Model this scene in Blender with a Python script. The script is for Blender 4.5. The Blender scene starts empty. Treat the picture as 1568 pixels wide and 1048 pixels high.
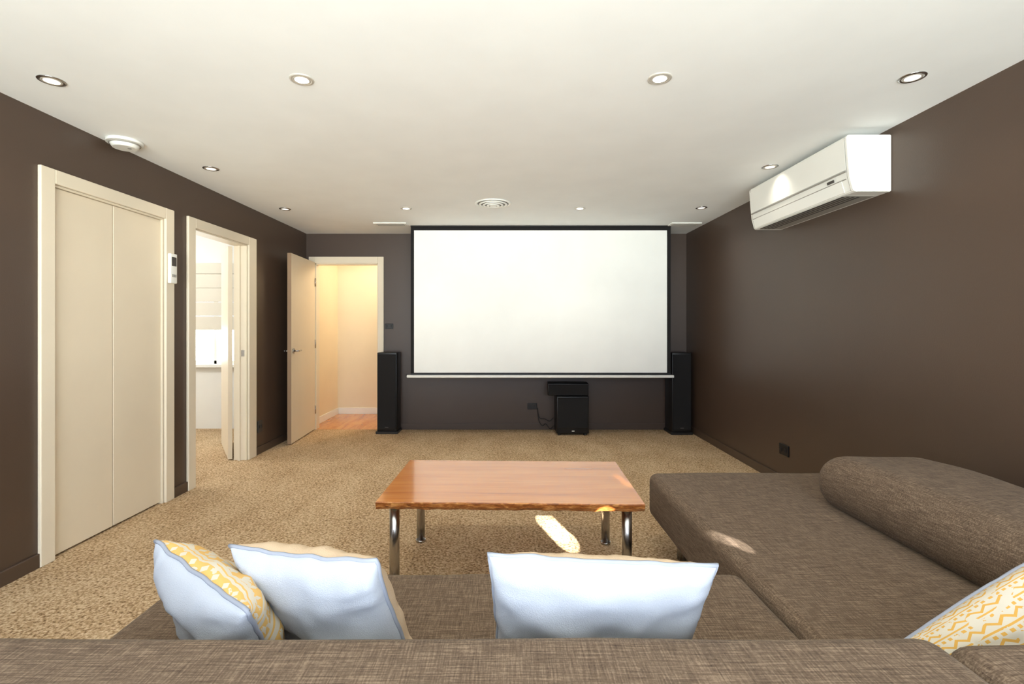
import bpy, bmesh, math, random
from mathutils import Vector, Matrix, noise
random.seed(4)
S=bpy.context.scene
H=1.264; F=750.0; VX=776.0; VY=500.0
LW=-2.456; RW=2.2; BW=6.0; FW=-1.6; CH=2.4

def lin(c):
    r=[]
    for v in c:
        v/=255.0
        r.append(v/12.92 if v<=0.04045 else ((v+0.055)/1.055)**2.4)
    return (r[0],r[1],r[2],1)

# ---------------------------------------------------------------- materials
def base(name):
    m=bpy.data.materials.new(name); m.use_nodes=True
    nt=m.node_tree; b=nt.nodes['Principled BSDF']
    return m,nt,b
def mat(name,col,rough=0.5,metal=0.0,var=0.0,vscale=3,bump=0.0,bscale=60,coat=0,emit=None,estr=0,spec=0.5):
    m,nt,b=base(name)
    b.inputs['Roughness'].default_value=rough
    b.inputs['Metallic'].default_value=metal
    b.inputs['Specular IOR Level'].default_value=spec
    b.inputs['Coat Weight'].default_value=coat
    b.inputs['Coat Roughness'].default_value=0.08
    tc=nt.nodes.new('ShaderNodeTexCoord')
    n=nt.nodes.new('ShaderNodeTexNoise'); n.inputs['Scale'].default_value=vscale; n.inputs['Detail'].default_value=4
    nt.links.new(tc.outputs['Object'],n.inputs['Vector'])
    r=nt.nodes.new('ShaderNodeValToRGB')
    c=lin(col); v=max(var,0.02)
    r.color_ramp.elements[0].position=0.3; r.color_ramp.elements[1].position=0.7
    r.color_ramp.elements[0].color=(c[0]*(1-v),c[1]*(1-v),c[2]*(1-v),1)
    r.color_ramp.elements[1].color=(min(1,c[0]*(1+v)),min(1,c[1]*(1+v)),min(1,c[2]*(1+v)),1)
    nt.links.new(n.outputs['Fac'],r.inputs['Fac']); nt.links.new(r.outputs['Color'],b.inputs['Base Color'])
    if bump>0:
        n2=nt.nodes.new('ShaderNodeTexNoise'); n2.inputs['Scale'].default_value=bscale; n2.inputs['Detail'].default_value=3
        nt.links.new(tc.outputs['Object'],n2.inputs['Vector'])
        bp=nt.nodes.new('ShaderNodeBump'); bp.inputs['Strength'].default_value=bump; bp.inputs['Distance'].default_value=0.01
        nt.links.new(n2.outputs['Fac'],bp.inputs['Height']); nt.links.new(bp.outputs['Normal'],b.inputs['Normal'])
    if emit:
        b.inputs['Emission Color'].default_value=lin(emit); b.inputs['Emission Strength'].default_value=estr
    return m

def nmap(nt,tc,scale,out='Object',rot=(0,0,0)):
    mp=nt.nodes.new('ShaderNodeMapping'); mp.inputs['Scale'].default_value=scale; mp.inputs['Rotation'].default_value=rot
    nt.links.new(tc.outputs[out],mp.inputs['Vector']); return mp
def nnoise(nt,vec,scale,detail=3,rough=0.5,dist=0):
    n=nt.nodes.new('ShaderNodeTexNoise'); n.inputs['Scale'].default_value=scale; n.inputs['Detail'].default_value=detail
    n.inputs['Roughness'].default_value=rough; n.inputs['Distortion'].default_value=dist
    nt.links.new(vec,n.inputs['Vector']); return n
def nmath(nt,op,a,b=None,c=None):
    n=nt.nodes.new('ShaderNodeMath'); n.operation=op
    for i,x in enumerate((a,b,c)):
        if x is None: continue
        if isinstance(x,(int,float)): n.inputs[i].default_value=x
        else: nt.links.new(x,n.inputs[i])
    return n.outputs[0]
def ramp(nt,fac,stops):
    r=nt.nodes.new('ShaderNodeValToRGB')
    e=r.color_ramp.elements
    e[0].position=stops[0][0]; e[0].color=lin(stops[0][1])
    e[1].position=stops[-1][0]; e[1].color=lin(stops[-1][1])
    for p,c in stops[1:-1]:
        x=e.new(p); x.color=lin(c)
    nt.links.new(fac,r.inputs['Fac']); return r.outputs['Color']

def carpet():
    m,nt,b=base('carpet_pile'); tc=nt.nodes.new('ShaderNodeTexCoord')
    o=tc.outputs['Object']
    a=nnoise(nt,o,72,5,0.65); l=nnoise(nt,nmap(nt,tc,(2.2,1.2,1)).outputs[0],1.8,4)
    v=nt.nodes.new('ShaderNodeTexVoronoi'); v.inputs['Scale'].default_value=85; nt.links.new(o,v.inputs['Vector'])
    f=nmath(nt,'ADD',nmath(nt,'MULTIPLY',a.outputs['Fac'],0.92),nmath(nt,'MULTIPLY',l.outputs['Fac'],0.17))
    f=nmath(nt,'SUBTRACT',f,nmath(nt,'MULTIPLY',v.outputs['Distance'],0.17))
    c=ramp(nt,f,[(0.29,(132,104,74)),(0.43,(204,170,130)),(0.58,(238,214,178))])
    nt.links.new(c,b.inputs['Base Color']); b.inputs['Roughness'].default_value=0.95; b.inputs['Specular IOR Level'].default_value=0.1
    bp=nt.nodes.new('ShaderNodeBump'); bp.inputs['Strength'].default_value=0.9; bp.inputs['Distance'].default_value=0.022
    nt.links.new(f,bp.inputs['Height']); nt.links.new(bp.outputs['Normal'],b.inputs['Normal'])
    return m
def fabric():
    m,nt,b=base('sofa_woven_fabric'); tc=nt.nodes.new('ShaderNodeTexCoord')
    n1=nnoise(nt,nmap(nt,tc,(14,310,230)).outputs[0],1,3,0.6)
    n2=nnoise(nt,nmap(nt,tc,(310,18,230)).outputs[0],1,3,0.6)
    n3=nnoise(nt,tc.outputs['Object'],240,2)
    f=nmath(nt,'ADD',nmath(nt,'MULTIPLY',n1.outputs['Fac'],0.46),nmath(nt,'MULTIPLY',n2.outputs['Fac'],0.36))
    f=nmath(nt,'ADD',f,nmath(nt,'MULTIPLY',n3.outputs['Fac'],0.18))
    c=ramp(nt,f,[(0.35,(66,52,41)),(0.5,(103,86,70)),(0.65,(142,122,102))])
    nt.links.new(c,b.inputs['Base Color']); b.inputs['Roughness'].default_value=0.9; b.inputs['Specular IOR Level'].default_value=0.15
    b.inputs['Sheen Weight'].default_value=0.05
    bp=nt.nodes.new('ShaderNodeBump'); bp.inputs['Strength'].default_value=0.45; bp.inputs['Distance'].default_value=0.003
    nt.links.new(f,bp.inputs['Height']); nt.links.new(bp.outputs['Normal'],b.inputs['Normal'])
    return m
def wood(name,stops,sc=(1.2,11,11),rough=0.22,coat=0.6,dist=0.8):
    m,nt,b=base(name); tc=nt.nodes.new('ShaderNodeTexCoord')
    n1=nnoise(nt,nmap(nt,tc,sc).outputs[0],1.5,6,0.6,dist)
    n2=nnoise(nt,nmap(nt,tc,(sc[0]*3,sc[1]*8,sc[2]*8)).outputs[0],1.5,2)
    f=nmath(nt,'ADD',nmath(nt,'MULTIPLY',n1.outputs['Fac'],0.75),nmath(nt,'MULTIPLY',n2.outputs['Fac'],0.25))
    c=ramp(nt,f,stops); nt.links.new(c,b.inputs['Base Color'])
    b.inputs['Roughness'].default_value=rough; b.inputs['Coat Weight'].default_value=coat; b.inputs['Coat Roughness'].default_value=0.08
    return m
def pattern(name,kind):
    m,nt,b=base(name); tc=nt.nodes.new('ShaderNodeTexCoord')
    sep=nt.nodes.new('ShaderNodeSeparateXYZ'); nt.links.new(tc.outputs['UV'],sep.inputs[0])
    u,v=sep.outputs[0],sep.outputs[1]
    w=nnoise(nt,tc.outputs['UV'],14,3)
    if kind=='bands':
        k=6.0; ph=nmath(nt,'FRACT',nmath(nt,'MULTIPLY',v,k))
        band=nmath(nt,'LESS_THAN',ph,0.55)
        tri=nmath(nt,'ABSOLUTE',nmath(nt,'SUBTRACT',nmath(nt,'FRACT',nmath(nt,'MULTIPLY',u,13)),0.5))
        d=nmath(nt,'ADD',tri,nmath(nt,'ABSOLUTE',nmath(nt,'SUBTRACT',ph,0.27)))
        cut=nmath(nt,'GREATER_THAN',d,0.22)
        line=nmath(nt,'LESS_THAN',nmath(nt,'ABSOLUTE',nmath(nt,'SUBTRACT',ph,0.75)),0.045)
        f=nmath(nt,'MAXIMUM',nmath(nt,'MULTIPLY',band,cut),line)
        thr=0.40; yc=(216,172,98)
    else:
        k=9.0; ph=nmath(nt,'FRACT',nmath(nt,'MULTIPLY',v,k))
        ln=nmath(nt,'LESS_THAN',nmath(nt,'ABSOLUTE',nmath(nt,'SUBTRACT',ph,0.08)),0.055)
        dash=nmath(nt,'MULTIPLY',nmath(nt,'LESS_THAN',nmath(nt,'FRACT',nmath(nt,'MULTIPLY',u,34)),0.5),nmath(nt,'LESS_THAN',nmath(nt,'ABSOLUTE',nmath(nt,'SUBTRACT',ph,0.33)),0.09))
        tri=nmath(nt,'ABSOLUTE',nmath(nt,'SUBTRACT',nmath(nt,'FRACT',nmath(nt,'MULTIPLY',u,16)),0.5))
        zz=nmath(nt,'LESS_THAN',nmath(nt,'ABSOLUTE',nmath(nt,'SUBTRACT',nmath(nt,'ADD',0.56,nmath(nt,'MULTIPLY',tri,0.6)),ph)),0.085)
        f=nmath(nt,'MAXIMUM',ln,nmath(nt,'MAXIMUM',dash,zz)); thr=0.42; yc=(206,158,74)
    f=nmath(nt,'MULTIPLY',f,nmath(nt,'GREATER_THAN',w.outputs['Fac'],thr))
    mx=nt.nodes.new('ShaderNodeMix'); mx.data_type='RGBA'
    nt.links.new(f,mx.inputs['Factor']); mx.inputs['A'].default_value=lin((202,193,176)); mx.inputs['B'].default_value=lin(yc)
    nt.links.new(mx.outputs['Result'],b.inputs['Base Color']); b.inputs['Roughness'].default_value=0.9
    return m

M={}
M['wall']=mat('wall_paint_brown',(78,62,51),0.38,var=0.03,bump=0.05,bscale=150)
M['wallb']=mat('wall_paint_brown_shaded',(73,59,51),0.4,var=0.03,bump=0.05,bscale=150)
M['white']=mat('ceiling_paint',(245,247,246),0.8,bump=0.03,bscale=120)
M['cream']=mat('cream_trim_paint',(230,218,196),0.4)
M['leaf']=mat('cream_door_paint',(230,216,192),0.45)
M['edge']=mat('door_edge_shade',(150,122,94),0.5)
M['carpet']=carpet(); M['fab']=fabric()
M['black']=mat('black_plastic',(14,13,14),0.4)
M['blackm']=mat('black_matte_cloth',(16,14,15),0.85,bump=0.2,bscale=500)
M['dark']=mat('dark_vinyl',(26,23,24),0.55)
M['screen']=mat('projection_fabric',(246,247,243),0.5,var=0.01)
M['plas']=mat('white_plastic',(240,240,234),0.3)
M['trimring']=mat('downlight_trim_satin',(205,200,190),0.35,metal=0.3)
M['grey']=mat('grey_plastic',(150,146,138),0.5)
M['dgrey']=mat('dark_grey_plastic',(70,66,62),0.6)
M['chrome']=mat('brushed_chrome',(180,178,176),0.22,metal=1)
M['bulb']=mat('lit_bulb',(255,250,235),0.5,emit=(255,246,226),estr=10)
M['bulbdim']=mat('dim_bulb',(255,250,240),0.5,emit=(255,248,235),estr=1.2)
M['hallwall']=mat('hall_wall_paint',(236,222,194),0.7)
M['roomwall']=mat('bedroom_wall_paint',(238,237,232),0.7)
M['blind']=mat('roman_blind_cloth',(220,214,200),0.9,bump=0.2,bscale=200)
M['linen']=mat('white_linen',(184,189,199),0.95,var=0.02,bump=0.3,bscale=420,spec=0.05)
M['beige']=mat('beige_linen',(204,180,152),0.95,var=0.03,bump=0.3,bscale=420,spec=0.05)
M['pipe']=mat('pillow_piping',(150,155,168),0.9)
M['pat1']=pattern('yellow_band_print','bands'); M['pat2']=pattern('yellow_stripe_print','rows')
M['table']=wood('honey_timber',[(0.30,(146,78,28)),(0.44,(190,114,48)),(0.58,(206,132,62)),(0.72,(164,92,38))],sc=(0.7,8,8),rough=0.22,coat=0.7,dist=0.3)
M['tedge']=wood('live_edge_timber',[(0.35,(92,44,16)),(0.5,(160,92,40)),(0.62,(210,150,86))],sc=(14,20,60),rough=0.35,coat=0.3)
M['hfloor']=wood('hall_timber_floor',[(0.35,(180,108,52)),(0.6,(216,146,80))],sc=(9,1.2,9),rough=0.25,coat=0.4)

# ---------------------------------------------------------------- mesh builder
class B:
    def __init__(s,name): s.name=name; s.bm=bmesh.new(); s.mats=[]
    def mi(s,m):
        m=M[m] if isinstance(m,str) else m
        if m not in s.mats: s.mats.append(m)
        return s.mats.index(m)
    def add(s,t,m,smooth=False,mtx=None):
        if mtx is not None: bmesh.ops.transform(t,matrix=mtx,verts=t.verts)
        i=s.mi(m)
        for f in t.faces: f.material_index=i; f.smooth=smooth
        me=bpy.data.meshes.new('t'); t.to_mesh(me); t.free(); s.bm.from_mesh(me); bpy.data.meshes.remove(me)
    def box(s,x0,x1,y0,y1,z0,z1,m,bev=0,seg=2,mtx=None,smooth=None):
        t=bmesh.new(); bmesh.ops.create_cube(t,size=1)
        for v in t.verts: v.co=Vector(((x0+x1)/2+v.co.x*(x1-x0),(y0+y1)/2+v.co.y*(y1-y0),(z0+z1)/2+v.co.z*(z1-z0)))
        if bev>0: bmesh.ops.bevel(t,geom=t.edges[:],offset=bev,segments=seg,affect='EDGES',profile=0.5)
        s.add(t,m,(bev>0 and seg>2) if smooth is None else smooth,mtx)
    def cyl(s,p0,p1,r,m,seg=24,r2=None,smooth=True):
        p0=Vector(p0);p1=Vector(p1);d=p1-p0
        t=bmesh.new(); bmesh.ops.create_cone(t,cap_ends=True,segments=seg,radius1=r,radius2=r if r2 is None else r2,depth=d.length)
        q=Vector((0,0,1)).rotation_difference(d.normalized()).to_matrix().to_4x4()
        mx=Matrix.Translation((p0+p1)/2)@q
        bmesh.ops.transform(t,matrix=mx,verts=t.verts)
        i=s.mi(m)
        for f in t.faces: f.material_index=i; f.smooth=smooth and len(f.verts)==4
        me=bpy.data.meshes.new('t'); t.to_mesh(me); t.free(); s.bm.from_mesh(me); bpy.data.meshes.remove(me)
    def torus(s,c,R,r,m,axis='Z',sc=(1,1,1),n=40,k=10):
        t=bmesh.new(); vs=[]
        for i in range(n):
            a=2*math.pi*i/n; row=[]
            for j in range(k):
                b=2*math.pi*j/k
                row.append(t.verts.new(((R+r*math.cos(b))*math.cos(a)*sc[0],(R+r*math.cos(b))*math.sin(a)*sc[1],r*math.sin(b)*sc[2])))
            vs.append(row)
        for i in range(n):
            for j in range(k): t.faces.new((vs[i][j],vs[(i+1)%n][j],vs[(i+1)%n][(j+1)%k],vs[i][(j+1)%k]))
        s.add(t,m,True,Matrix.Translation(c))
    def tube(s,pts,r,m,k=8,closed=False):
        t=bmesh.new(); pts=[Vector(p) for p in pts]; n=len(pts); rows=[]
        for i,p in enumerate(pts):
            d=(pts[(i+1)%n]-pts[i-1]) if closed else (pts[min(i+1,n-1)]-pts[max(i-1,0)])
            d.normalize(); a=d.cross(Vector((0.13,0.2,0.97))); a.normalize(); b=d.cross(a)
            rows.append([t.verts.new(p+a*r*math.cos(2*math.pi*j/k)+b*r*math.sin(2*math.pi*j/k)) for j in range(k)])
        for i in range(n if closed else n-1):
            for j in range(k):
                t.faces.new((rows[i][j],rows[(i+1)%n][j],rows[(i+1)%n][(j+1)%k],rows[i][(j+1)%k]))
        s.add(t,m,True)
    def prism(s,prof,y0,y1,m,axis='y',smooth=False,bev=0):
        t=bmesh.new()
        f=lambda p,y: (p[0],y,p[1]) if axis=='y' else ((y,p[0],p[1]) if axis=='x' else (p[0],p[1],y))
        a=[t.verts.new(f(p,y0)) for p in prof]; b=[t.verts.new(f(p,y1)) for p in prof]
        n=len(prof); t.faces.new(a); t.faces.new(b[::-1])
        for i in range(n): t.faces.new((a[i],b[i],b[(i+1)%n],a[(i+1)%n]))
        bmesh.ops.recalc_face_normals(t,faces=t.faces)
        if bev: bmesh.ops.bevel(t,geom=t.edges[:],offset=bev,segments=2,affect='EDGES')
        s.add(t,m,smooth)
    def done(s):
        bmesh.ops.recalc_face_normals(s.bm,faces=s.bm.faces)
        xs=[v.co for v in s.bm.verts]
        c=Vector(((min(v.x for v in xs)+max(v.x for v in xs))/2,(min(v.y for v in xs)+max(v.y for v in xs))/2,min(v.z for v in xs)))
        bmesh.ops.translate(s.bm,verts=s.bm.verts,vec=-c)
        me=bpy.data.meshes.new(s.name); s.bm.to_mesh(me); s.bm.free()
        for m in s.mats: me.materials.append(m)
        o=bpy.data.objects.new(s.name,me); o.location=c; S.collection.objects.link(o); return o

# ---------------------------------------------------------------- room shell
b=B('floor'); b.box(-5.6,RW+0.12,FW-0.12,BW,-0.1,0,'carpet'); b.done()
b=B('floor_hallway'); b.box(-2.6,-0.5,BW,7.2,-0.1,0,'hfloor'); b.done()
b=B('floor_bedroom'); b.box(-5.6,-2.6,BW,6.2,-0.1,0,'carpet'); b.done()
b=B('ceiling'); b.box(-5.6,RW+0.12,FW-0.12,7.2,CH,CH+0.1,'white'); b.done()

C0,C1=2.645,3.505; D0,D1=3.84,4.635; DH=2.035
b=B('wall_left'); x0,x1=LW-0.12,LW
b.box(x0,x1,FW,C0,0,CH,'wall'); b.box(x0,x1,C1,D0,0,CH,'wall'); b.box(x0,x1,D1,BW+.0,0,CH,'wall')
b.box(x0,x1,C0,C1,DH,CH,'wall'); b.box(x0,x1,D0,D1,DH,CH,'wall'); b.done()
b=B('wall_right'); b.box(RW,RW+0.12,FW,BW,0,CH,'wall'); b.done()
E0,E1=-2.345,-1.575
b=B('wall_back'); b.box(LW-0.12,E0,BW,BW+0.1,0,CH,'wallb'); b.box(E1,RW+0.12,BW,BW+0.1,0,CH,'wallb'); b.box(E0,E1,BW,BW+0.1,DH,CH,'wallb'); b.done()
b=B('wall_front')   # behind the camera, wide glazed opening
b.box(LW-0.12,-2.25,FW-0.12,FW,0,CH,'wall'); b.box(2.05,RW+0.12,FW-0.12,FW,0,CH,'wall'); b.box(-2.25,2.05,FW-0.12,FW,2.3,CH,'wall'); b.done()
b=B('window_1')
for x in (-2.25,-0.12,2.0): b.box(x,x+0.05,FW-0.09,FW-0.03,0.0,2.3,'cream',0.004)
b.box(-2.25,2.05,FW-0.09,FW-0.03,2.25,2.3,'cream'); b.box(-2.25,2.05,FW-0.09,FW-0.03,0.0,0.05,'cream'); b.done()
# bedroom shell
b=B('wall_bedroom_left'); b.box(-5.6,-5.5,3.1,6.15,0,CH,'roomwall'); b.done()
b=B('wall_bedroom_front'); b.box(-5.5,LW-0.12,3.1,3.2,0,CH,'roomwall'); b.done()
wx0,wx1,wz0,wz1=-4.3,-3.30,0.8,2.0
b=B('wall_bedroom_back')
b.box(-5.5,wx0,6.05,6.15,0,CH,'roomwall'); b.box(wx1,-2.6,6.05,6.15,0,CH,'roomwall')
b.box(wx0,wx1,6.05,6.15,0,wz0,'roomwall'); b.box(wx0,wx1,6.05,6.15,wz1,CH,'roomwall'); b.done()
b=B('window_2')
b.box(wx0-0.05,wx1+0.05,5.98,6.05,wz0-0.04,wz0,'plas',0.005)
b.box(wx0,wx0+0.04,6.06,6.1,wz0,wz1,'plas'); b.box(wx1-0.05,wx1,6.06,6.1,wz0,wz1,'plas'); b.box(wx0,wx1,6.06,6.1,wz0,wz0+0.04,'plas')
b.box(-3.62,-3.59,6.06,6.1,wz0,wz1,'plas'); b.done()
b=B('roman_blind')
z=1.22; 
for i in range(5):
    b.box(wx0-0.04,wx1+0.04,6.0-0.012*(i==0)+0.006*(i%2),6.045,z,z+0.17 if i<4 else 2.04,'blind',0.006); z+=0.172
b.done()
# bedroom door, folded right back
b=B('door_3'); p=Vector((LW-0.135,D1-0.01,0)); q=Vector((-3.03,5.27,0)); d=(q-p); L=d.length; ang=math.atan2(d.y,d.x)
mx=Matrix.Translation(p)@Matrix.Rotation(ang,4,'Z')
b.box(0.005,L,-0.0,0.036,0.01,2.02,'leaf',0.002,mtx=mx)
for z in (1.0,): 
    b.cyl(mx@Vector((L-0.06,0,z)),mx@Vector((L-0.06,-0.045,z)),0.01,'chrome',12); b.cyl(mx@Vector((L-0.06,-0.04,z)),mx@Vector((L-0.16,-0.04,z)),0.009,'chrome',12)
b.done()
# hall shell
b=B('wall_hallway'); b.box(-2.54,-2.44,BW+0.1,7.17,0,CH,'hallwall'); b.box(-2.44,-0.5,7.07,7.17,0,CH,'hallwall'); b.box(-0.5,-0.4,BW+0.1,7.17,0,CH,'hallwall'); b.done()
b=B('baseboard_hallway'); b.box(-2.44,-2.425,BW+0.1,7.055,0,0.09,'plas',0.003); b.box(-2.425,-0.5,7.055,7.07,0,0.09,'plas',0.003); b.done()

# baseboards
b=B('baseboard_left')
for a,c in ((FW,2.562),(3.592,3.752),(4.772,BW-0.015)): b.box(LW,LW+0.015,a,c,0,0.075,'wall',0.004)
b.done()
b=B('baseboard_right'); b.box(RW-0.015,RW,FW,BW-0.015,0,0.075,'wall',0.004); b.done()
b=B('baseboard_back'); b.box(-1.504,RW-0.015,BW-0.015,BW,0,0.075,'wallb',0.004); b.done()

def architrave_left(name,y0,y1,i0,i1):
    b=B(name)
    b.box(LW,LW+0.02,y0,i0,0,2.112,'cream',0.004); b.box(LW,LW+0.02,i1,y1,0,2.112,'cream',0.004); b.box(LW,LW+0.02,i0,i1,DH,2.112,'cream',0.004)
    b.box(LW-0.12,LW,i0,i0+0.012,0,DH,'cream'); b.box(LW-0.12,LW,i1-0.012,i1,0,DH,'cream'); b.box(LW-0.12,LW,i0+.012,i1-.012,DH-0.012,DH,'cream')
    return b
b=architrave_left('trim_1',2.562,3.592,C0,C1); b.done()
b=architrave_left('trim_2',3.752,4.772,D0,D1)
b.box(LW-0.075,LW-0.055,D1-0.03,D1-0.012,0,DH-.012,'cream'); b.box(LW-0.075,LW-0.055,D0+0.012,D0+0.03,0,DH-.012,'cream')
b.box(LW-0.05,LW-0.02,D1-0.014,D1-0.0115,0.98,1.04,'chrome'); b.done()
b=B('trim_3')
b.box(-2.42,E0,BW-0.02,BW,0,2.115,'cream',0.004); b.box(E1,-1.504,BW-0.02,BW,0,2.115,'cream',0.004); b.box(E0,E1,BW-0.02,BW,DH,2.115,'cream',0.004)
b.box(E0,E0+0.012,BW,BW+0.1,0,DH,'cream'); b.box(E1-0.012,E1,BW,BW+0.1,0,DH,'cream'); b.box(E0,E1,BW,BW+0.1,DH-0.012,DH,'cream'); b.done()
# closet doors (bi-fold pair)
b=B('door_1'); ym=(C0+C1)/2-0.005
b.box(LW-0.045,LW-0.012,C0+0.014,ym-0.003,0.012,DH-0.014,'leaf',0.003)
b.box(LW-0.045,LW-0.012,ym+0.003,C1-0.014,0.012,DH-0.014,'leaf',0.003)
b.box(LW-0.06,LW-0.046,C0+0.012,C1-0.012,0.0,DH-0.012,'dgrey'); b.done()
# open hinged door on the back wall
b=B('door_2')
L=0.775; p=Vector((E0+0.005,BW-0.024,0)); q=Vector((-2.291,5.225,0)); ang=math.atan2(q.x-p.x,-(q.y-p.y))
mx=Matrix.Translation(p)@Matrix.Rotation(ang,4,'Z')
b.box(-0.04,0,-L,0,0.012,2.045,'leaf',0.002,mtx=mx)
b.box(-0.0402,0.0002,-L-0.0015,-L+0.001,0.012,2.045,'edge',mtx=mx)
for sx in (1,-1):
    bx=0 if sx>0 else -0.04
    t0=mx@Vector((bx,-L+0.06,1.0)); t1=mx@Vector((bx+sx*0.012,-L+0.06,1.0)); b.cyl(t0,t1,0.027,'chrome')
    t2=mx@Vector((bx+sx*0.05,-L+0.06,1.0)); b.cyl(t1,t2,0.009,'chrome',12)
    t3=mx@Vector((bx+sx*0.045,-L+0.17,1.0)); b.cyl(mx@Vector((bx+sx*0.045,-L+0.055,1.0)),t3,0.009,'chrome',12)
for z in (0.25,1.05,1.8): b.cyl(mx@Vector((0.006,-0.004,z-0.05)),mx@Vector((0.006,-0.004,z+0.05)),0.007,'chrome',10)
b.done()

# ---------------------------------------------------------------- ceiling fittings
def downlight(x,y,lit,R=0.05):
    b=B('recessed_downlight'); z=CH
    b.torus((x,y,z-0.002),R,0.008,'trimring' if lit else 'chrome',sc=(1,1,0.5))
    b.torus((x,y,z-0.003),R-0.011,0.006,'trimring',sc=(1,1,0.5))
    b.cyl((x,y,z-0.001),(x,y,z-0.005),R-0.014,'bulb' if lit else 'bulbdim',28)
    b.done()
    l=bpy.data.lights.new('downlight_lamp','SPOT'); l.energy=24 if lit else 6; l.spot_size=math.radians(125); l.spot_blend=0.9; l.shadow_soft_size=0.04
    l.color=(1,0.92,0.78)
    o=bpy.data.objects.new('downlight_lamp',l); o.location=(x,y,z-0.02); S.collection.objects.link(o)
for x,y,l in ((-0.942,2.25,1),(0.70,2.24,1),(-2.10,2.26,0),(1.847,2.23,0),(-2.126,3.52,0),(1.87,3.48,0),(-0.967,4.71,1),(0.703,4.71,1),(-2.14,4.73,0),(1.86,4.68,0)):
    downlight(x,y,l,0.046)
b=B('round_ceiling_vent'); c=(-0.126,4.51)
for R,dz in ((0.155,0.006),(0.12,0.014),(0.085,0.02),(0.05,0.026)): b.torus((c[0],c[1],CH-dz),R,0.012,'plas',sc=(1,1,0.55))
b.cyl((c[0],c[1],CH),(c[0],c[1],CH-0.004),0.15,'grey'); b.cyl((c[0],c[1],CH-0.01),(c[0],c[1],CH-0.03),0.03,'plas'); b.done()
for a,c in ((-1.46,-1.10),(1.80,2.13)):
    b=B('slot_ceiling_vent'); b.box(a,c,5.34,5.48,CH-0.014,CH,'plas',0.003)
    for k in range(3): b.box(a+0.03,c-0.03,5.365+k*0.035,5.378+k*0.035,CH-0.0155,CH-0.013,'grey')
    b.done()
b=B('smoke_detector'); b.cyl((-2.34,3.0,CH),(-2.34,3.0,CH-0.018),0.094,'plas',36); b.cyl((-2.34,3.0,CH-0.018),(-2.34,3.0,CH-0.045),0.08,'plas',36,r2=0.062)
b.torus((-2.34,3.0,CH-0.022),0.078,0.004,'grey'); b.cyl((-2.31,3.0,CH-0.044),(-2.31,3.0,CH-0.048),0.01,'grey',12); b.done()

# ---------------------------------------------------------------- projector screen
b=B('projector_screen'); y=5.53
sx0,sx1=(629-VX)*y/F,(1027-VX)*y/F; zt=CH; zb=H-74*y/F
b.box(sx0,sx1,y,y+0.006,zb,zt,'blackm')
b.box(sx0+0.037,sx1-0.042,y-0.002,y,H-71*y/F,H+147*y/F,'screen')
b.box(sx0-0.045,sx1+0.035,y-0.018,y+0.018,zb-0.035,zb-0.005,'plas',0.008,3)
b.box(sx0-0.0,sx1+0.0,y-0.012,y+0.012,zb-0.006,zb+0.012,'black')
b.cyl((sx0-0.05,y,zb-0.02),(sx0-0.045,y,zb-0.02),0.02,'black'); b.cyl((sx1+0.035,y,zb-0.02),(sx1+0.04,y,zb-0.02),0.02,'black')
b.box(sx0,sx1,y-0.02,y+0.04,CH-0.012,CH,'black',0.003)
b.done()

# ---------------------------------------------------------------- speakers
def tower(x0,x1,y0,y1,h):
    b=B('tower_speaker'); b.box(x0,x1,y0+0.015,y1,0.03,h,'black',0.006,3); b.box(x0-0.015,x1+0.015,y0,y1+0.005,0,0.03,'black',0.005)
    b.box(x0+0.008,x1-0.008,y0,y0+0.016,0.06,h-0.02,'blackm',0.004)
    xc=(x0+x1)/2
    b.box(xc-0.02,xc+0.02,y0-0.002,y0+0.001,0.075,0.085,'dgrey')
    b.done()
tower(-1.522,-1.292,5.735,5.965,0.955)
tower(1.925,2.15,5.69,5.955,0.955)
b=B('subwoofer'); b.box(0.575,0.95,5.66,5.94,0.02,0.455,'black',0.012,3)
b.box(0.59,0.935,5.648,5.662,0.09,0.44,'blackm',0.004); 
for x in (0.61,0.91):
    for yy in (5.69,5.91): b.cyl((x,yy,0),(x,yy,0.022),0.02,'dark')
b.box(0.75,0.78,5.644,5.65,0.05,0.06,'plas'); b.done()
b=B('center_speaker'); mx=Matrix.Translation((0.72,5.79,0))@Matrix.Rotation(math.radians(-3),4,'Z')
b.box(-0.235,0.235,-0.10,0.12,0.457,0.60,'black',0.008,3,mtx=mx); b.box(-0.225,0.225,-0.112,-0.098,0.467,0.59,'blackm',0.003,mtx=mx)
b.done()
b=B('speaker_cable')
P=[(0.375,5.975,0.27),(0.38,5.95,0.2),(0.39,5.93,0.12),(0.43,5.92,0.06),(0.47,5.9,0.09),(0.52,5.90,0.03),(0.565,5.955,0.05)]
def smooth_pts(P,n=8):
    out=[];P=[Vector(p) for p in P]
    for i in range(len(P)-1):
        a=P[max(i-1,0)];b_=P[i];c=P[i+1];d=P[min(i+2,len(P)-1)]
        for k in range(n):
            t=k/n; out.append(0.5*((2*b_)+(c-a)*t+(2*a-5*b_+4*c-d)*t*t+(3*b_-a-3*c+d)*t**3))
    out.append(P[-1]); return out
b.tube(smooth_pts(P),0.005,'dark'); P2=[(0.372,5.975,0.26),(0.40,5.96,0.15),(0.46,5.95,0.14),(0.52,5.965,0.11),(0.57,5.97,0.15)]; b.tube(smooth_pts(P2),0.004,'dark'); b.done()

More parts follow.
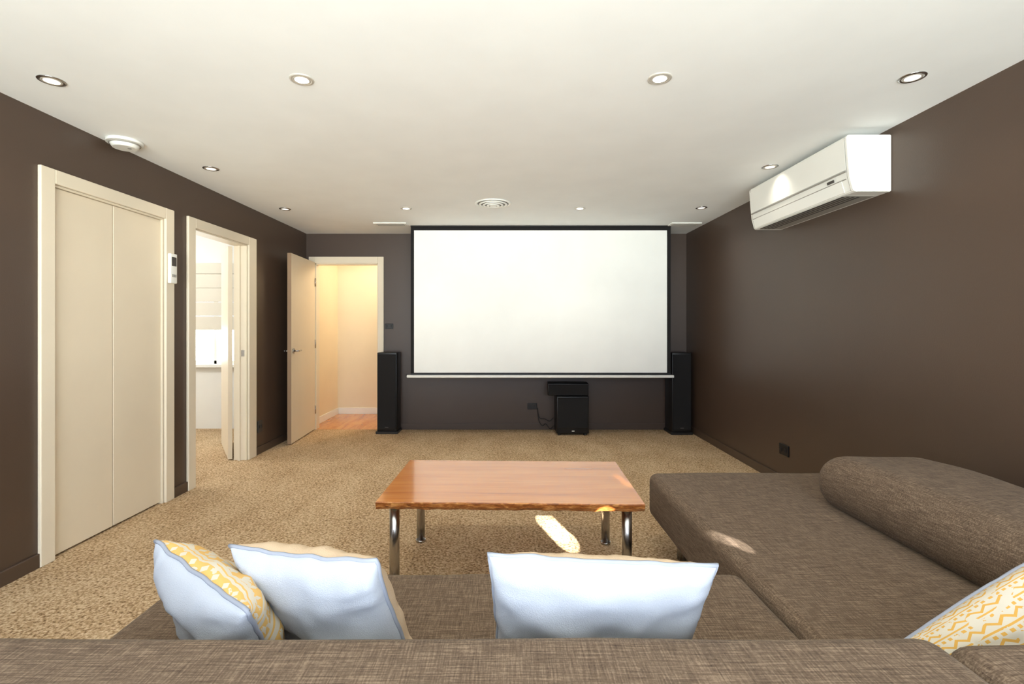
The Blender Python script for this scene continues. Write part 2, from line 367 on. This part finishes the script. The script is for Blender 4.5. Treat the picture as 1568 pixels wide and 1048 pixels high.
# ---------------------------------------------------------------- wall plates
def plate(name,c,w,h,axis,m='black',n=2):
    b=B(name)
    if axis=='y':
        b.box(c[0]-w/2,c[0]+w/2,BW-0.012,BW,c[2]-h/2,c[2]+h/2,m,0.003)
        for k in range(n): b.box(c[0]-w/4+k*w/2-0.008 if n>1 else c[0]-.008,(c[0]-w/4+k*w/2 if n>1 else c[0])+0.008,BW-0.016,BW-0.011,c[2]-0.015,c[2]+0.015,'dark',0.002)
    else:
        s=1 if axis=='l' else -1; X=LW if axis=='l' else RW
        xa,xb=sorted((X,X+s*0.012)); b.box(xa,xb,c[1]-w/2,c[1]+w/2,c[2]-h/2,c[2]+h/2,m,0.003)
        xa,xb=sorted((X+s*0.011,X+s*0.016))
        for k in (-1,1): b.box(xa,xb,c[1]+k*w/4-0.01,c[1]+k*w/4+0.01,c[2]-0.015,c[2]+0.015,'dark',0.002)
    b.done()
plate('light_switch',(-1.44,0,1.265),0.10,0.065,'y')
plate('power_outlet',(0.31,0,0.285),0.115,0.075,'y')
plate('power_outlet',(0,3.875,0.285),0.125,0.085,'r')
plate('power_outlet',(0,4.86,0.27),0.08,0.115,'l','dgrey')
b=B('wall_thermostat'); b.box(LW+0.0205,LW+0.045,3.515,3.585,1.575,1.79,'plas',0.006,3); b.box(LW+0.044,LW+0.047,3.525,3.575,1.70,1.765,'dgrey',0.002)
for k in range(3): b.box(LW+0.044,LW+0.047,3.53+k*0.016,3.54+k*0.016,1.62,1.64,'grey')
b.done()
b=B('air_conditioner'); y0,y1=2.80,3.93
prof=[(RW,2.362),(1.955,2.362),(1.943,2.35),(1.952,2.22),(1.962,2.12),(1.982,2.045),(1.995,2.037),(RW,2.037)]
b.prism(prof,y0,y1,'plas',bev=0.004)
b.prism([(1.9415,2.33),(1.9405,2.33),(1.9505,2.165),(1.9515,2.165)],y0+0.02,y1-0.02,'plas')
b.prism([(1.957,2.160),(1.9495,2.160),(1.950,2.154),(1.958,2.154)],y0+0.02,y1-0.02,'grey')
b.prism([(1.962,2.113),(1.960,2.113),(1.978,2.047),(1.982,2.047)],y0+0.07,y1-0.07,'plas')
b.prism([(1.965,2.118),(1.959,2.118),(1.9605,2.113),(1.965,2.113)],y0+0.03,y1-0.03,'grey')
for k in range(4): b.box(2.0+k*0.03,2.014+k*0.03,y0+0.12,y1-0.06,2.034,2.038,'dgrey')
b.box(2.01,2.18,y0+0.1,y1-0.04,2.0355,2.0372,'grey')
b.prism([(1.958,2.14),(1.9535,2.14),(1.956,2.125),(1.96,2.125)],y0+0.13,y0+0.19,'dgrey')
for yy in (y0+0.02,y1-0.02): b.prism([(RW,2.363),(1.954,2.363),(1.942,2.35),(1.951,2.22),(1.961,2.12),(1.981,2.044),(RW,2.036)],yy-0.001,yy+0.001,'grey')
b.done()

# ---------------------------------------------------------------- coffee table
b=B('coffee_table'); ct=Vector((0.022,2.595,0)); R=Matrix.Translation(ct)@Matrix.Rotation(math.radians(-1.6),4,'Z')
W,Dp,zt,th=1.235,0.71,0.454,0.036
t=bmesh.new(); N=60
def edgew(x,s): return 0.006*noise.noise(Vector((x*7,s*5,0)))+0.004*noise.noise(Vector((x*22,s*9,3)))
rows=[]
for i in range(N+1):
    x=-W/2+W*i/N
    yn=-Dp/2+edgew(x,1); yf=Dp/2+edgew(x,2)
    un=0.012+0.008*noise.noise(Vector((x*14,4,1)))
    rows.append([t.verts.new(R@Vector(c)) for c in ((x,yn,zt-0.004),(x,yn+0.004,zt),(x,yf-0.004,zt),(x,yf,zt-0.004),(x,yf-0.012,zt-th),(x,yn+un,zt-th+0.004*noise.noise(Vector((x*25,1,1)))),(x,yn+0.002,zt-th*0.6))])
for i in range(N):
    k=7
    for j in range(k):
        f=t.faces.new((rows[i][j],rows[i][(j+1)%k],rows[i+1][(j+1)%k],rows[i+1][j]))
t.faces.new(rows[0]); t.faces.new(rows[-1][::-1])
ti=b.mi('table'); ei=b.mi('tedge')
bmesh.ops.recalc_face_normals(t,faces=t.faces)
for f in t.faces: f.material_index= ti if abs(f.normal.z)>0.9 and f.normal.z>0 else ei
me=bpy.data.meshes.new('t'); t.to_mesh(me); t.free(); b.bm.from_mesh(me)
for lx,ly in ((-0.555,-0.255),(0.555,-0.255),(-0.535,0.27),(0.545,0.27)):
    p=R@Vector((lx,ly,0))
    b.cyl((p.x,p.y,0.012),(p.x,p.y,zt-th),0.024,'chrome',28); b.cyl((p.x,p.y,0),(p.x,p.y,0.014),0.028,'chrome',28)
    b.cyl((p.x,p.y,zt-th-0.008),(p.x,p.y,zt-th+0.002),0.045,'chrome',28)
b.done()

# ---------------------------------------------------------------- sofa
def soft_box(b,x0,x1,y0,y1,z0,z1,r,m='fab',amp=0.004,puff=0.0,seed=0,seg=6):
    t=bmesh.new(); bmesh.ops.create_cube(t,size=1)
    for v in t.verts: v.co=Vector(((x0+x1)/2+v.co.x*(x1-x0),(y0+y1)/2+v.co.y*(y1-y0),(z0+z1)/2+v.co.z*(z1-z0)))
    bmesh.ops.bevel(t,geom=t.edges[:],offset=r,segments=seg,affect='EDGES',profile=0.5)
    big=[e for e in t.edges if e.calc_length()>0.12]
    bmesh.ops.subdivide_edges(t,edges=big,cuts=14,use_grid_fill=True)
    cx,cy=(x0+x1)/2,(y0+y1)/2
    for v in t.verts:
        n=noise.noise(v.co*3.2+Vector((seed,0,0)))*amp
        k=max(0,1-((v.co.x-cx)/((x1-x0)/2))**2)*max(0,1-((v.co.y-cy)/((y1-y0)/2))**2)
        if v.co.z>(z0+z1)/2: v.co.z+=puff*k+n
        v.co.x+=n*0.6; v.co.y+=n*0.6
    b.add(t,m,True)
b=B('sectional_sofa')
SX=0.815
soft_box(b,-1.10,SX-0.005,0.94,1.70,0.17,0.42,0.045,puff=0.006,seed=1)
soft_box(b,SX+0.005,2.03,0.94,2.85,0.17,0.42,0.045,puff=0.006,seed=2)
soft_box(b,-1.10,SX-0.003,0.62,0.94,0.17,0.686,0.05,seed=3)
soft_box(b,SX+0.003,2.03,0.62,0.94,0.17,0.676,0.05,seed=4)
soft_box(b,1.475,2.03,0.945,2.40,0.40,0.655,0.12,seed=5,amp=0.01,puff=0.012,seg=8)
b.box(-1.02,0.77,0.70,1.60,0.10,0.175,'dark',0.01); b.box(0.90,1.95,0.70,2.72,0.10,0.175,'dark',0.01)
for x,y in ((-0.98,1.55),(-0.98,0.75),(0.70,1.55),(0.95,2.66),(1.9,2.66),(1.9,0.75),(0.95,0.75)):
    b.cyl((x,y,0),(x,y,0.11),0.025,'chrome')
b.done()

# ---------------------------------------------------------------- pillows
def U(px,py,d): return Vector(((px-VX)*d/F,d,H-(py-VY)*d/F))
def pillow(A,Bc,C,D,T,back,front,pinch=0.07,seed=0,wr=0.011,bias=0.5,swap=False):
    A,Bc,C,D=map(Vector,(A,Bc,C,D)); N=48
    n=((Bc-A).cross(D-A)).normalized()
    cen=(A+Bc+C+D)/4
    if n.dot(cen-Vector((0,0,H)))<0: n=-n
    b=B('throw_pillow'); t=bmesh.new(); uvl=t.loops.layers.uv.new('UVMap')
    def P(u,v,s):
        uu=u*(1-pinch*(1-v*v)); vv=v*(1-pinch*(1-u*u))
        a=(uu+1)/2; c=(vv+1)/2
        p=A*(1-a)*(1-c)+Bc*a*(1-c)+C*a*c+D*(1-a)*c
        h=((1-u*u)*(1-v*v))**0.42
        ed=max(0.0,1-h)
        w=wr*noise.noise(Vector((u*2.1+seed,v*2.1,s*3)))*1.8*h
        w+=wr*0.6*noise.noise(Vector((u*5+seed,v*4,s*5)))*h
        w+=wr*1.1*noise.noise(Vector((u*9+seed,v*2.0,s+7)))*h*ed*(abs(v)**2)*2
        w+=wr*1.1*noise.noise(Vector((u*2.0+seed,v*9,s+17)))*h*ed*(abs(u)**2)*2
        k=bias if s>0 else (1-bias)
        ob=0.005*noise.noise(Vector((u*4+seed,v*4,9)))
        return p+n*s*(T*h*k+w)+Vector((ob,0,ob))*ed
    pi=[b.mi(back),b.mi(front)]
    for si,s in enumerate((-1,1)):
        g=[[t.verts.new(P(math.sin(math.pi/2*(-1+2*i/N)),math.sin(math.pi/2*(-1+2*j/N)),s)) for j in range(N+1)] for i in range(N+1)]
        for i in range(N):
            for j in range(N):
                f=t.faces.new((g[i][j],g[i+1][j],g[i+1][j+1],g[i][j+1])); f.material_index=pi[si]; f.smooth=True
                for lp,(a,c) in zip(f.loops,((i,j),(i+1,j),(i+1,j+1),(i,j+1))):
                    uv=(a/N,c/N); lp[uvl].uv=uv[::-1] if swap else uv
    bmesh.ops.remove_doubles(t,verts=t.verts,dist=0.0003)
    me=bpy.data.meshes.new('t'); t.to_mesh(me); t.free(); b.bm.from_mesh(me)
    loop=[]; K=26
    for k in range(K): loop.append(P(-1+2*k/K,-1,1))
    for k in range(K): loop.append(P(1,-1+2*k/K,1))
    for k in range(K): loop.append(P(1-2*k/K,1,1))
    for k in range(K): loop.append(P(-1,1-2*k/K,1))
    b.tube(loop,0.005,'pipe',6,True)
    return b.done()
SZ=0.425
pillow(U(748,849,1.03),U(1098,866,1.03),(0.415,1.17,SZ+0.005),(-0.02,1.17,SZ+0.005),0.135,'linen','beige',seed=1,pinch=0.03)
pillow(U(352,836,1.20),U(576,858,1.04),(-0.20,1.16,SZ+.01),(-0.54,1.32,SZ+.01),0.165,'linen','beige',seed=5)
pillow(U(238,829,1.27),(-0.52,0.985,0.69),(-0.50,1.12,SZ+0.01),(-0.86,1.42,SZ+0.01),0.17,'linen','pat1',seed=9,pinch=0.05)
pillow((0.90,1.12,0.535),(1.30,1.18,0.715),(1.40,1.06,0.48),(1.02,1.02,SZ+0.01),0.16,'pat2','linen',seed=13,pinch=-0.05)

# ---------------------------------------------------------------- lights
w=bpy.data.worlds.new('daylight'); S.world=w; w.use_nodes=True
nt=w.node_tree; bg=nt.nodes['Background']
tc=nt.nodes.new('ShaderNodeTexCoord'); sp=nt.nodes.new('ShaderNodeSeparateXYZ'); nt.links.new(tc.outputs['Generated'],sp.inputs[0])
r=nt.nodes.new('ShaderNodeValToRGB'); e=r.color_ramp.elements
fz=nmath(nt,'ADD',nmath(nt,'MULTIPLY',sp.outputs[2],0.5),0.5); nt.links.new(fz,r.inputs['Fac'])
e[0].position=0.47; e[0].color=(0.94,1.0,0.97,1); e[1].position=0.53; e[1].color=(0.35,0.40,0.47,1)   # lower half brightened as unseen ground to light the ceiling, open sky above
nt.links.new(r.outputs['Color'],bg.inputs[0]); bg.inputs[1].default_value=15.8
def area(name,loc,sx,sy,rot,energy=0,col=(1,1,1),portal=False):
    l=bpy.data.lights.new(name,'AREA'); l.shape='RECTANGLE'; l.size=sx; l.size_y=sy; l.energy=energy; l.color=col
    if portal: l.cycles.is_portal=True
    o=bpy.data.objects.new(name,l); o.location=loc; o.rotation_euler=rot; S.collection.objects.link(o); return o
area('window_portal',(-0.1,FW-0.13,1.15),4.3,2.3,(math.radians(90),0,0),portal=True)
area('window_portal',((wx0+wx1)/2,6.16,1.4),1.0,1.2,(math.radians(-90),0,0),portal=True)
def point(name,loc,e,col,r=0.1):
    l=bpy.data.lights.new(name,'POINT'); l.energy=e; l.color=col; l.shadow_soft_size=r
    o=bpy.data.objects.new(name,l); o.location=loc; S.collection.objects.link(o)
point('hallway_lamp',(-1.3,6.55,2.2),34,(1,0.80,0.54))
point('bedroom_fill',(-4.2,4.6,2.1),52,(1,0.99,0.96),0.2)  # added fill that brightens the bedroom, not a fitting in that room
sd=Vector((0.20,-1.0,0)).normalized(); sd=Vector((sd.x*math.cos(math.radians(22)),sd.y*math.cos(math.radians(22)),math.sin(math.radians(22))))
def beam(target,dist,e):  # narrow spot lamps added to draw the sun patches, in place of a sun
    l=bpy.data.lights.new('sun_patch_spot','SPOT'); l.energy=e; l.spot_size=math.radians(1.0); l.spot_blend=0.3; l.shadow_soft_size=0.006; l.color=(1,0.96,0.88)
    o=bpy.data.objects.new('sun_patch_spot',l); tg=Vector(target); o.location=tg+sd*dist
    o.rotation_euler=sd.to_track_quat('Z','Y').to_euler(); S.collection.objects.link(o)
for x,y in ((0.265,3.15),(0.305,3.02),(0.345,2.90)): beam((x,y,0),8.2,26000)
beam((0.865,1.93,0.425),3.4,2400); beam((0.90,1.88,0.425),3.4,2400)
beam((0.60,2.62,0.454),2.6,700); beam((0.615,2.52,0.454),2.6,700)
beam((0.335,0.80,0.69),2.2,130); beam((0.385,0.79,0.69),2.2,90)

# ---------------------------------------------------------------- camera
cam=bpy.data.cameras.new('camera'); cam.sensor_width=36; cam.lens=36*F/1568; cam.shift_x=(784-VX)/1568; cam.shift_y=-(524-VY)/1568; cam.clip_start=0.02
co=bpy.data.objects.new('camera',cam); co.location=(0,0,H); co.rotation_euler=(math.radians(90),0,0); S.collection.objects.link(co); S.camera=co
S.view_settings.view_transform='Standard'; S.view_settings.look='None'; S.view_settings.exposure=0.0
